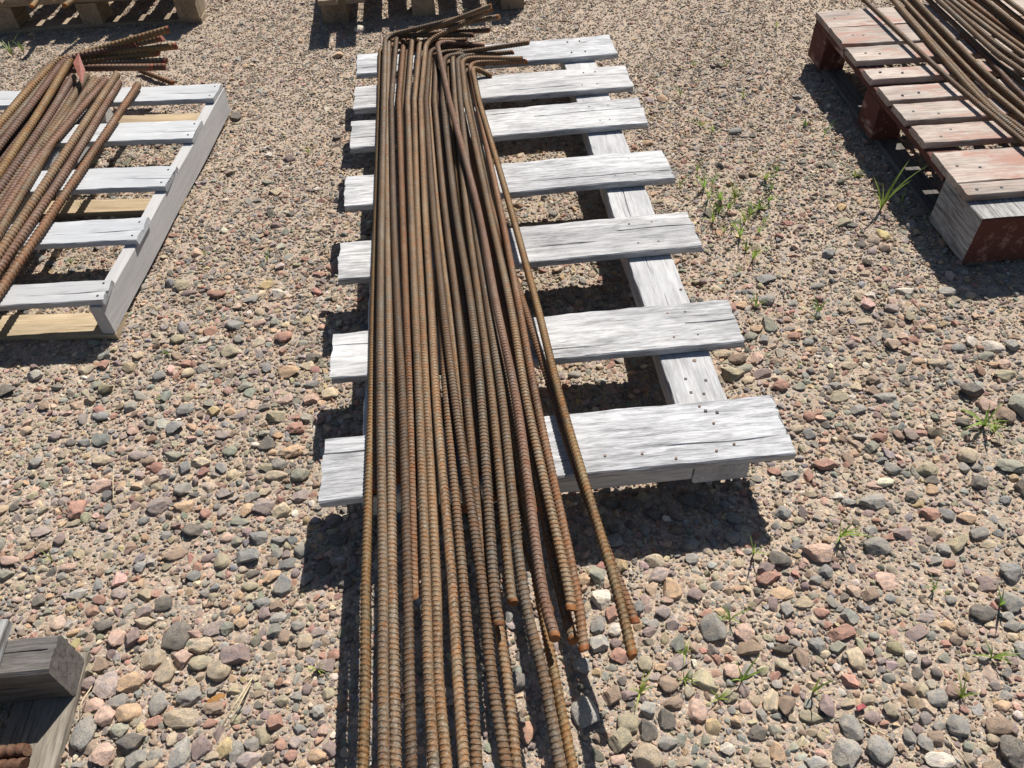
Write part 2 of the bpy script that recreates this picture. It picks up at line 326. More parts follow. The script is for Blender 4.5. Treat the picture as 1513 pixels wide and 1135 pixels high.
# ------------------------------------------------------------------ pale pallet on the other side (left bundle)
LO = np.array([-0.660, 0.656]); LA = math.radians(5.75)          # origin: near outer foot of its edge stringer; local +y along the stringer, -x along the slats
pl = empty('wooden_pallet', (LO[0], LO[1], 0), -LA, 'pale grey-white pallet with narrow slats and a tall edge board under thick rebar', 'pallet')
def loc_l(x, y):
    c, s = math.cos(LA), math.sin(LA); d = np.array([x, y])-LO
    return np.array([d[0]*c - d[1]*s, d[0]*s + d[1]*c])
for k_, xs in enumerate((-0.021, -0.5, -1.0)):
    board('stringer', pl, xs, 0.66, 0.019, 1.318, 0.038, 0.098, M_PALE2, along='y', warp=0.0004, rag=0.002)
for i, (y0, y1, xe, sk) in enumerate([(0.664, 0.756, -0.643, 0.06), (0.94, 1.058, -0.612, 0.02), (1.233, 1.363, -0.586, 0.01), (1.542, 1.676, -0.556, 0.0), (1.843, 1.967, -0.53, 0.0)]):
    a = loc_l(xe-0.009, (y0+y1)/2); Ls = 1.02
    s = board('slat', pl, a[0]-Ls/2*math.cos(sk), a[1]-Ls/2*math.sin(sk)*1.0, 0.117, Ls, y1-y0, 0.0195, M_PALE, rz=sk, warp=0.001, cracks=[(-.1, .85, 1, .003)])
    for dy in (-0.3, 0.3): nail_dot(s, Ls/2-0.02, dy*(y1-y0), 0.0203, 0.0032)
for yy, wd in ((0.045, 0.10), (0.66, 0.09), (1.27, 0.10)):
    board('bottom_board', pl, -0.512, yy, 0.0, 1.02, wd, 0.0185, M_TAN, warp=0.0005)

# ------------------------------------------------------------------ red pallet
RO = np.array([1.801, 0.709]); RA = math.radians(2.2)
pr = empty('wooden_pallet', (RO[0], RO[1], 0), -RA, 'worn red-painted block pallet with faded slats under a bundle of thin rebar', 'pallet')
for (y0, y1) in [(0.0, 0.062), (0.066, 0.237), (0.294, 0.402), (0.438, 0.55), (0.58, 0.681), (0.738, 0.82), (0.886, 1.003), (1.028, 1.18), (1.184, 1.344)]:
    s = board('slat', pr, 0.6, (y0+y1)/2, 0.178, 1.2, y1-y0, 0.022, M_RED, warp=0.001, rag=0.0012)
    for xx in (0.05, 0.11, 0.6): nail_dot(s, xx-0.6+random.uniform(-.015, .015), random.uniform(-.25, .25)*(y1-y0), 0.0228, 0.0045)
for xs in (0.055, 0.6, 1.14):
    board('top_rail', pr, xs, 0.74, 0.154, 1.2, 0.10, 0.0235, M_RED2, along='y', warp=0.0005)
    for yy, ln in ((0.70, 0.13), (1.27, 0.14)): board('block', pr, xs, yy, 0.0225, ln, 0.10, 0.131, M_RED2, along='y', warp=0, nst=4, rag=.001)
    bk = board('block', pr, xs+(0.05 if xs < .1 else 0), 0.022, 0.0225, 0.22, 0.20 if xs < .1 else 0.105, 0.154, M_PEEL, along='y', warp=0, nst=6, rag=.003)
    bk.data.materials.append(M_RED2)
    for p_ in bk.data.polygons:
        if abs(p_.normal.x) > 0.8: p_.material_index = 1
    board('bottom_board', pr, xs+0.012, 0.62, 0.0, 1.40, 0.075, 0.022, M_GREYDK if xs < .1 else M_OLD, along='y', warp=0.0005)

# ------------------------------------------------------------------ the two pallets further back
pt = empty('wooden_pallet', (-0.82, 2.96, 0), math.radians(-3.5), 'old brown pallet in deep shade behind the thick bent rebar', 'pallet')
for xs in (-0.055, -0.52, -0.93):
    for yy in (0.06, 0.55, 1.0): board('block', pt, xs, yy, 0.024, 0.13, 0.10, 0.10, M_OLD, along='y', warp=0, nst=4)
for yy in (0.05, 0.55, 1.0): board('cross_board', pt, -0.5, yy, 0.124, 1.0, 0.10, 0.03, M_OLD)
for yy in (0.05, 0.55, 1.0): board('bottom_board', pt, -0.5, yy, 0.0, 1.0, 0.09, 0.0235, M_OLD)
for k_ in range(8): board('slat', pt, -0.06-0.125*k_, 0.53, 0.1545, 1.16, 0.095, 0.022, M_OLD, along='y')
pc = empty('wooden_pallet', (0.74, 2.85, 0), math.radians(1.2), 'brown block pallet in shade behind the bent ends of the long rebar', 'pallet')
for xs in (-0.05, -0.48, -0.90):
    for yy in (0.06, 0.55, 1.0): board('block', pc, xs, yy, 0.0, 0.13, 0.12 if xs < -.5 else 0.11, 0.125, M_OLD, along='y', warp=0, nst=4)
for yy in (0.05, 0.55, 1.0): board('cross_board', pc, -0.475, yy, 0.1255, 0.96, 0.10, 0.024, M_OLD)
for k_ in range(8):
    ov = 0.14 if k_ in (6, 7) else 0.0
    board('slat', pc, -0.05-0.122*k_, 0.53-ov/2, 0.150, 1.12+ov, 0.085, 0.022, M_OLD, along='y')
# ------------------------------------------------------------------ dark pallet corner beside the camera
pd = empty('wooden_pallet', (-0.52, -0.42, 0), 0.0, 'dark grey weathered pallet corner with a square block end and mossy plank', 'pallet')
board('block', pd, -0.045, 0.037, 0.0225, 0.18, 0.075, 0.113, M_GREYDK, warp=0.001, nst=14, r=0.006, rag=0.0012, cracks=[(.1, .2, .93, .004)])
board('bottom_board', pd, -0.012, -0.33, 0.0, 0.84, 0.115, 0.022, M_OLDGREY, along='y', cracks=[(.2, .5, 1, .004)])
board('slat', pd, -0.083, -0.30, 0.136, 0.80, 0.10, 0.022, M_PEEL, along='y', rz=math.radians(2))
board('block', pd, -0.045, -0.60, 0.0225, 0.18, 0.075, 0.113, M_GREYDK, warp=0, nst=6)

# ------------------------------------------------------------------ rebar
def smooth_path(P, sub=14):
    P = [np.array(p, float) for p in P]
    if len(P) == 2: return [P[0]+(P[1]-P[0])*t for t in np.linspace(0, 1, 30)]
    Q = [2*P[0]-P[1]] + P + [2*P[-1]-P[-2]]; out = []
    for i in range(1, len(Q)-2):
        a, b, c, d = Q[i-1:i+3]
        for t in np.linspace(0, 1, sub, endpoint=False):
            out.append(0.5*((2*b)+(-a+c)*t+(2*a-5*b+4*c-d)*t*t+(-a+3*b-3*c+d)*t**3))
    out.append(P[-1]); return out
def resample(P, sarr=None, step=None):
    P = np.array(P); d = np.linalg.norm(np.diff(P, axis=0), axis=1); s = np.r_[0, np.cumsum(d)]
    return P, s
def rebar(P, r, pitch, mat, hook=None, R=0.045, nseg=10, name='rebar', tint=(1, 1, 1), plain=False, endmat=None, redend=0.0):
    """P: long run from far to near (world points). hook = (corner, end) puts a 90-degree style leg at the far end."""
    path = smooth_path(P)
    if hook is not None:
        K, E_ = np.array(hook[0]), np.array(hook[1]); path = [p for p in path]
        d1 = path[0]-K; n1 = np.linalg.norm(d1)
        a = K + (E_-K)/np.linalg.norm(E_-K)*R; b = K + d1/n1*min(R, n1*0.95)
        arc = [(1-t)**2*a + 2*t*(1-t)*K + t*t*b for t in np.linspace(0, 1, 12)]
        leg = [E_+(a-E_)*t for t in np.linspace(0, 1, 8, endpoint=False)]
        path = leg + arc + path[1 if n1 < R else 0:]
    A = np.array(path); keep = np.r_[True, np.linalg.norm(np.diff(A, axis=0), axis=1) > 1e-5]; A = A[keep]
    s = np.r_[0, np.cumsum(np.linalg.norm(np.diff(A, axis=0), axis=1))]; Lt = s[-1]
    npit = max(4, int(Lt/pitch)); base = np.arange(npit)*pitch
    if plain: st = np.arange(0, Lt, pitch*2); prof = np.zeros(len(st))
    else:
        st = np.concatenate([base[:, None]+np.array([0.0, .52, .62, .90])[None, :]*pitch], 0).ravel(); prof = np.tile([0, 0, 1, 1], npit)
    st = np.r_[st, Lt]; prof = np.r_[prof, 0]
    X = np.stack([np.interp(st, s, A[:, i]) for i in range(3)], -1)
    T = np.gradient(X, axis=0); k = 3
    T = np.stack([np.convolve(np.pad(T[:, i], (k, k), mode='edge'), np.ones(2*k+1)/(2*k+1), 'valid') for i in range(3)], -1)
    T /= np.linalg.norm(T, axis=1)[:, None]
    n0 = np.cross(T[0], [0.3, 0.2, 1.0]); n0 /= np.linalg.norm(n0); N = np.zeros_like(T); N[0] = n0
    for i in range(1, len(T)):
        v = N[i-1]-T[i]*(N[i-1] @ T[i]); N[i] = v/np.linalg.norm(v)
    B = np.cross(T, N); ph0 = random.uniform(0, 6.28)
    ang = ph0 + np.arange(nseg)*2*math.pi/nseg
    rc, rr = r*0.90, r*1.03
    rad = rc + (rr-rc)*prof[:, None]*np.ones(nseg)[None, :]
    if not plain:
        rad[:, 0] = rr; rad[:, nseg//2] = rr
    V = X[:, None, :] + rad[:, :, None]*(np.cos(ang)[None, :, None]*N[:, None, :] + np.sin(ang)[None, :, None]*B[:, None, :])
    if not plain: V += (T[:, None, :]*(0.30*pitch*np.sin(ang*1.0-ph0)[None, :, None]))       # ribs lean a little
    o0 = X.mean(0); V = V.reshape(-1, 3)-o0; m = len(st)
    i = np.arange(m-1)[:, None]*nseg; j = np.arange(nseg)[None, :]
    Q = np.stack([i+j, i+(j+1) % nseg, i+nseg+(j+1) % nseg, i+nseg+j], -1).reshape(-1, 4)
    c0, c1 = len(V), len(V)+1
    V = np.r_[V, [X[0]-o0, X[-1]-o0]]
    caps = []                                    # end discs as quads (pairs of segments)
    for q in range(0, nseg, 2):
        caps.append((c0, (q+2) % nseg, q+1, q)); e = (m-1)*nseg; caps.append((c1, e+q, e+q+1, e+(q+2) % nseg))
    Q = np.r_[Q, np.array(caps)]
    me = quad_mesh('rebar', V, Q, True)
    me.materials.append(mat); me.materials.append(endmat or M_CUT)
    mi = np.zeros(len(Q), np.int32); rings = np.repeat(np.arange(m-1), nseg)
    mi[:len(rings)][(Lt-st[rings] < 0.010+redend)] = 1
    if hook is not None or redend: mi[:len(rings)][(st[rings] < 0.008+redend)] = 1
    mi[len(rings):] = 1
    me.polygons.foreach_set('material_index', mi); me.set_sharp_from_angle(angle=math.radians(48))
    o = obj(name, me, None, None, tuple(o0)); o.color = (*tint, 1); return o

ZB = H + 0.0095
ROWS = [150, 300, 450, 600, 850, 1000, 1135]
def tintr(): 
    k = random.uniform(0.78, 1.25); c = random.choice([(1.08, 1.03, .78), (1, 1.1, 1.2), (1.0, .86, .78), (.76, .77, .78), (1, 1.05, 1.05), (1.1, 1.12, 1.08)]); return tuple(k*v for v in c)
# (px at rows..., dz, hook corner px, hook end (px,py,z), near end (px,py) or None)
BARS = [
 ([561, 557, 552, 549, 541, 540, 536.5], 0.000, (562, 70), (650, 64, .185), None),
 ([567, 564, 562, 562.5, 566, 566, 567], 0.010, (569, 54), (722, 16, .30), None),
 ([573, 573, 575, 577.5, 580, 583, 585], 0.000, (575, 51), (738, 25, .275), None),
 ([578, 581, 587, 595, 602, 605, 608], 0.010, (586, 52), (700, 52, .235), None),
 ([589, 594, 600, 606.5, 612, None, None], -0.016, (597, 52), (724, 45, .235), (613, 880)),
 ([602, 607, 613, 619.5, 629, 633, 641], 0.005, (609, 53), (726, 9, .335), None),
 ([612, 616, 623, 631, 644, 648, 660], 0.000, (620, 60), (690, 60, .20), None),
 ([622, 628, 637, 645.5, 667, 676, 686], 0.008, (630, 62), (727, 14, .30), None),
 ([630, 640, 655, 674, 711, 727, 749], 0.002, (636, 72), (705, 66, .20), None),
 ([642, 656, 675, 691, 714, None, None], -0.008, (644, 78), (705, 74, .20), (718, 880)),
 ([655, 672, 696, 712, 729, None, None], 0.006, (656, 82), (720, 80, .19), (738, 924)),
 ([672, 688, 708, 728, 752, None, None], 0.000, (668, 80), (782, 63, .245), (759, 892)),
 ([680, 697, 720, 743, 770, 803, 828], 0.002, (675, 84), (759, 77, .20), None),
 ([664, 704, 733, 764, 798, None, None], 0.020, (645, 61), (716, 68, .20), (820, 944)),
 ([689, 721, 754, 780, 836, None, None], 0.006, (682, 86), (772, 87, .20), (844, 902)),
 ([704, 737, 766, 794, 847, None, None], -0.004, (693, 93), (779, 91, .19), (863, 962)),
 ([708, 752, 793, 831, 905, None, None], 0.026, (697, 97), (726, 113, .168), (935, 971)),
]
G_MAIN = 'long rebar bundled on the weathered pallet'
ORD = 'first second third fourth fifth sixth seventh eighth ninth tenth eleventh twelfth thirteenth fourteenth fifteenth sixteenth seventeenth eighteenth'.split()
for i, (xs, dz, kc, ke, ne) in enumerate(BARS):
    z = ZB + dz + (0.024 if 0 < i < 16 else 0.0) + 0.004*(i % 3 == 1); pts = []
    for x, y in zip(xs, ROWS):
        if x is not None: pts.append(U(x, y, z))
    if ne is not None: pts.append(U(ne[0], ne[1], z-0.002))
    else: pts.append(pts[-1] + (pts[-1]-pts[-2])/np.linalg.norm(pts[-1]-pts[-2])*0.16)
    red = i == 13
    o = rebar(pts, 0.0099, 0.0098, M_RUSTR if red else M_RUST, hook=(U(*kc, z), U(*ke)), R=0.058, tint=tintr())
    lab = f'rusty bent-ended rebar, {ORD[i]} from the short bare slat stubs of the weathered pallet'
    if red: lab = 'reddish brown rebar crossing diagonally on top of the bundle on the weathered pallet'
    if i == 16: lab = 'loose outermost rebar lying askew over the bare slats of the weathered pallet'
    tag(o, lab, 'rebar', G_MAIN)
# straight bars seen between and under those
UNDER = [
 ([(644, 400), (653, 480), (661, 600), (684, 850), (697, 1000), (705, 1135), (710, 1230)], 0.008),
 ([(700, 450), (726, 600), (748, 710), (793, 850), (812, 907)], 0.010),
  ([(722, 290), (757, 400), (780, 468), (819, 588), (834, 640), (880, 770), (939, 921)], 0.006),
 ([(700, 330), (735, 500), (790, 700), (822, 850), (847, 948)], 0.0),
 ([(660, 420), (690, 640), (722, 830), (749, 1000), (764, 1135), (778, 1230)], 0.0),
 ([(705, 380), (755, 640), (795, 870), (820, 1000), (846, 1135), (866, 1230)], 0.0),
 ([(640, 330), (668, 560), (690, 700), (716, 860), (730, 915)], 0.0),
]
# a lower layer fills the gaps of the pile
for j in (1, 3, 5, 7, 9, 10, 11, 12, 13, 14, 15):
    a, b = BARS[j-1], BARS[j]; n_ = 7 if (a[0][6] and b[0][6]) else 5
    pp = [((a[0][q]+b[0][q])/2+(j % 3-1)*1.5, ROWS[q]) for q in range(n_)]
    pp = [q for q in pp if q[1] < 700]; pp.append((pp[-1][0]+(pp[-1][0]-pp[-2][0])*.5, 690+(j*37) % 90))
    UNDER.append((pp, -0.0006, ((a[2][0]+b[2][0])/2+1, (a[2][1]+b[2][1])/2+5), (700+(j*29) % 62, 66+(j*17) % 30, .176+.004*(j % 4))))
for i, (pp, dz, *hk) in enumerate(UNDER):
    o = rebar([U(x, y, ZB+dz) for x, y in pp], 0.0094, 0.0098, M_RUST, hook=(U(*hk[0], ZB+dz), U(*hk[1])) if hk else None, tint=tintr())
    tag(o, ('rusty bent rebar buried beneath the top layer of the bundle on the weathered pallet' if hk else 'rusty straight rebar half hidden among the bent ones on the weathered pallet') if i != 2 else 'straight rebar tucked beneath the loose outermost bar on the weathered pallet', 'rebar', G_MAIN)

# left bundle: thick bars
ZL = 0.137 + 0.0135
LB = [
 ([(205, 125), (121, 250), (0, 430)], 0.004, False, None),
 ([(176, 122), (99, 250), (0, 396)], 0.000, True, None),
 ([(174, 109), (81, 250), (0, 373)], 0.018, False, None),
 ([(157, 118), (74, 215), (42, 258), (0, 320)], 0.004, True, None),
 ([(146, 118), (92, 180), (40, 243), (10, 285)], -0.004, False, None),
 ([(109, 112), (67, 180), (11, 262), (-20, 305)], 0.018, True, None),
 ([(100, 95), (58, 166), (2, 252), (-30, 300)], 0.030, False, ((108, 84), (250, 43, .26))),
 ([(88, 98), (38, 166), (0, 215), (-30, 255)], 0.034, True, ((98, 86), (200, 66, .21))),
 ([(70, 104), (40, 136), (0, 184), (-30, 222)], 0.02, False, ((84, 88), (262, 68, .205))),
 ([(74, 112), (30, 165), (-20, 222)], 0.006, False, ((96, 96), (246, 90, .165))),
 ([(84, 118), (36, 190), (-10, 250)], 0.0, True, ((104, 101), (245, 99, .155))),
]
LB += [([(128, 112), (84, 180), (26, 258), (-20, 325)], 0.002, False, None), ([(95, 118), (50, 190), (0, 268), (-20, 300)], 0.004, True, None), ([(80, 108), (30, 178), (-20, 248)], 0.012, False, ((92, 97), (236, 78, .18))),
       ([(64, 118), (20, 172), (-20, 222)], 0.0, True, ((86, 100), (228, 100, .155))), ([(58, 112), (10, 170), (-25, 212)], 0.012, False, ((78, 92), (240, 56, .22))), ([(110, 122), (70, 196), (14, 290), (-20, 345)], 0.0, True, None), ([(140, 116), (70, 224), (0, 342), (-20, 372)], 0.0, False, None)]
for i, (pp, dz, red, hk) in enumerate(LB):
    pts = [U(x, y, ZL+dz) for x, y in pp]; d = pts[-1]-pts[-2]; pts.append(pts[-1]+d/np.linalg.norm(d)*0.45)
    o = rebar(pts, 0.0135, 0.0165, M_RUSTR if red else M_RUST, hook=(U(*hk[0], ZL+dz), U(*hk[1])) if hk else None, R=0.07, nseg=10,
              tint=tintr(), endmat=M_REDEND if hk else M_CUT, redend=0.006 if hk else 0)
    lab = ('thick reddish rebar without a bend, lying on the pale narrow-slatted pallet' if red and not hk else 'thick brown ribbed rebar with a straight end on the pale narrow-slatted pallet' if not hk
           else f'thick bent rebar with red-painted tip, {ORD[i]} from the tall edge board of the pale pallet')
    if not hk: lab = f'thick {"reddish" if red else "brown ribbed"} straight-ended rebar, {ORD[i]} from the tall edge board of the pale pallet'
    if i == 0: lab = 'thick grey-brown ribbed rebar lying outermost across the bare slats of the pale pallet'
    tag(o, lab, 'rebar', 'thick rebar bundled on the pale pallet')
o = rebar([U(206, 104, .02), U(256, 123, .02)], 0.011, 0.0165, M_RUST, tint=(.9, .8, .7)); tag(o, 'short stub of ribbed rebar on the gravel behind the pale pallet', 'rebar')

# right bundle: bars on the red pallet
ZR = 0.200 + 0.0095
RB = [((1277, 0), (1400, 115), (1513, 211), 0.012), ((1321, 0), (1453, 145), (1513, 194), 0.0), ((1334, 0), (1440, 112), (1513, 176), 0.004), ((1352, 0), (1440, 92), (1513, 158), 0.014),
      ((1362, 0), (1450, 86), (1513, 143), 0.0), ((1386, 0), (1466, 73), (1513, 108), 0.03), ((1405, 0), (1470, 50), (1513, 82), 0.018), ((1455, 0), (1490, 28), (1513, 46), 0.03),
      ((1488, 0), (1513, 19), (1530, 31), 0.03), ((1430, 0), (1480, 38), (1513, 62), 0.004), ((1372, 0), (1450, 72), (1513, 124), 0.004), ((1444, 0), (1486, 32), (1530, 66), 0.012), ((1470, 0), (1500, 24), (1530, 46), 0.006)]
RB += [((1312, -8), (1440, 138), (1513, 202), 0.0), ((1344, 0), (1446, 104), (1513, 166), 0.0), ((1395, 0), (1468, 62), (1513, 95), 0.008), ((1416, 0), (1474, 44), (1513, 72), 0.006)]
for i, (a, b, c, dz) in enumerate(RB):
    pa, pb, pc_ = (U(*q, ZR+dz) for q in (a, b, c))
    far = pa + (pa-pb)/np.linalg.norm(pa-pb)*0.35; near = pc_ + (pc_-pb)/np.linalg.norm(pc_-pb)*0.5
    if i == 4: far = U(1421, 49, ZR+dz)
    o = rebar([far, pa, pb, pc_, near] if i != 4 else [far, U(1450, 76, ZR+dz), pc_, near], 0.0092, 0.0098, M_RUSTR if i in (4, 9) else M_RUST, nseg=8, tint=tintr())
    tag(o, f'rusty thin rebar of the bundle across the red pallet, {ORD[i]} from its bare slat ends' if i else 'rusty rebar set apart from the bundle over the bare slats of the red pallet', 'rebar', 'thin rebar bundled on the red pallet')
# bars on the dark pallet corner and on the shaded pallet
for (px_, py_) in ((40, 1108), (36, 1130)):
    e = U(px_, py_, 0.036); o = rebar([e+np.array([-0.6, 0.01, 0]), e], 0.0125, 0.0165, M_RUSTR, tint=(.8, .75, .7), endmat=M_RUSTR); tag(o, 'rusty rebar end poking out along the dark pallet corner', 'rebar', 'rebar in the dark pallet corner')
for (ax, ay, bx, by) in ((58, -4, 47, 10), (112, -4, 95, 9)):
    e = U(bx, by, 0.19); d = U(ax, ay, 0.19)-e; d = d/np.linalg.norm(d)
    o = rebar([e+d*0.7, e+d*0.3, e], 0.011, 0.0165, M_RUST, tint=(1.2, 1.25, 1.0)); tag(o, 'pale rusty rebar end sticking out over the shaded brown pallet', 'rebar', 'rebar on the shaded brown pallet')

# salmon ribbon tied at the thick bundle
tv = [U(116, 78, .235), U(108, 93, .22), U(121, 125, .185), U(126, 104, .205), U(118, 99, .214)]
bm = bmesh.new(); top = [bm.verts.new(tuple(v)) for v in tv]; off = np.array([0.0009, -0.0012, 0.0004]); bot = [bm.verts.new(tuple(v-off)) for v in tv]
for a, b in ((0, 1), (1, 2), (2, 3), (3, 0)): bm.faces.new((top[a], top[b], top[4])); bm.faces.new((bot[b], bot[a], bot[4])); bm.faces.new((top[b], top[a], bot[a], bot[b]))
bmesh.ops.recalc_face_normals(bm, faces=bm.faces); me = bpy.data.meshes.new('ribbon'); bm.to_mesh(me); bm.free()
tag(obj('marking_ribbon', me, M_TAG), 'salmon pink plastic ribbon hanging at the bend of the thick rebar', 'ribbon')

# ------------------------------------------------------------------ stones
def stone_mesh(seed, sub, angular):
    bm = bmesh.new(); bmesh.ops.create_icosphere(bm, subdivisions=sub, radius=1.0)
    R = random.Random(seed); off = Vector((R.uniform(-50, 50), R.uniform(-50, 50), R.uniform(-50, 50)))
    planes = []
    for _ in range(R.randint(9, 13) if angular else R.randint(4, 7)):
        n = Vector((R.gauss(0, 1), R.gauss(0, 1), R.gauss(0, 1))).normalized(); planes.append((n, R.uniform(0.48, 0.80) if angular else R.uniform(0.66, 0.9)))
    for v in bm.verts:
        p = v.co.copy(); p *= 1.0 + 0.30*mnoise.noise(p*0.9+off) + 0.10*mnoise.noise(p*2.3+off)
        for _ in range(2):
            for n, d in planes:
                e = p.dot(n)-d
                if e > 0: p -= n*e*(0.95 if angular else 0.82)
        p *= 1.0 + (0.07 if angular else 0.035)*mnoise.noise(p*3.6+off) + (0.03 if angular else 0.02)*mnoise.noise(p*9+off)
        v.co = p
    xs = [v.co for v in bm.verts]
    for ax in range(3):
        lo = min(c[ax] for c in xs); hi = max(c[ax] for c in xs)
        for v in bm.verts: v.co[ax] = (v.co[ax]-(lo+hi)/2)/((hi-lo)/2)
    me = bpy.data.meshes.new('stone'); bm.to_mesh(me); bm.free()
    me.polygons.foreach_set('use_smooth', [True]*len(me.polygons))
    if angular: me.set_sharp_from_angle(angle=math.radians(38))
    return me
ST_R = [stone_mesh(10+i, 4, False) for i in range(6)]; ST_A = [stone_mesh(40+i, 4, True) for i in range(9)]
for m_ in ST_R+ST_A: m_.materials.append(M_STONE)
COL = {'g': ((.205, .215, .215), 'grey'), 'b': ((.165, .19, .21), 'blue-grey'), 'e': ((.20, .225, .19), 'greenish grey'), 'l': ((.33, .34, .33), 'light grey'), 'd': ((.085, .09, .095), 'dark grey'),
       'k': ((.03, .03, .034), 'black'), 'p': ((.20, .145, .16), 'purplish'), 'q': ((.275, .225, .23), 'mauve-grey'), 'r': ((.33, .15, .115), 'reddish'), 'i': ((.45, .29, .235), 'pink'),
       'o': ((.46, .295, .165), 'orange-tan'), 'O': ((.42, .21, .06), 'bright orange'), 't': ((.36, .295, .205), 'tan'), 'v': ((.27, .25, .165), 'olive'), 'w': ((.62, .57, .5), 'whitish'),
       'c': ((.56, .46, .30), 'cream'), 'n': ((.225, .155, .115), 'brown'), 'y': ((.52, .39, .16), 'yellowish')}
for k_ in COL:
    if k_ != 'O':
        v_ = np.array(COL[k_][0]); v_ = v_ + (v_.mean()-v_)*0.28; v_ = 0.88*v_ + 0.12*np.array([.40, .31, .21]); COL[k_] = (tuple(v_*(1.42 if v_.mean() < .33 else 1.2)), COL[k_][1])
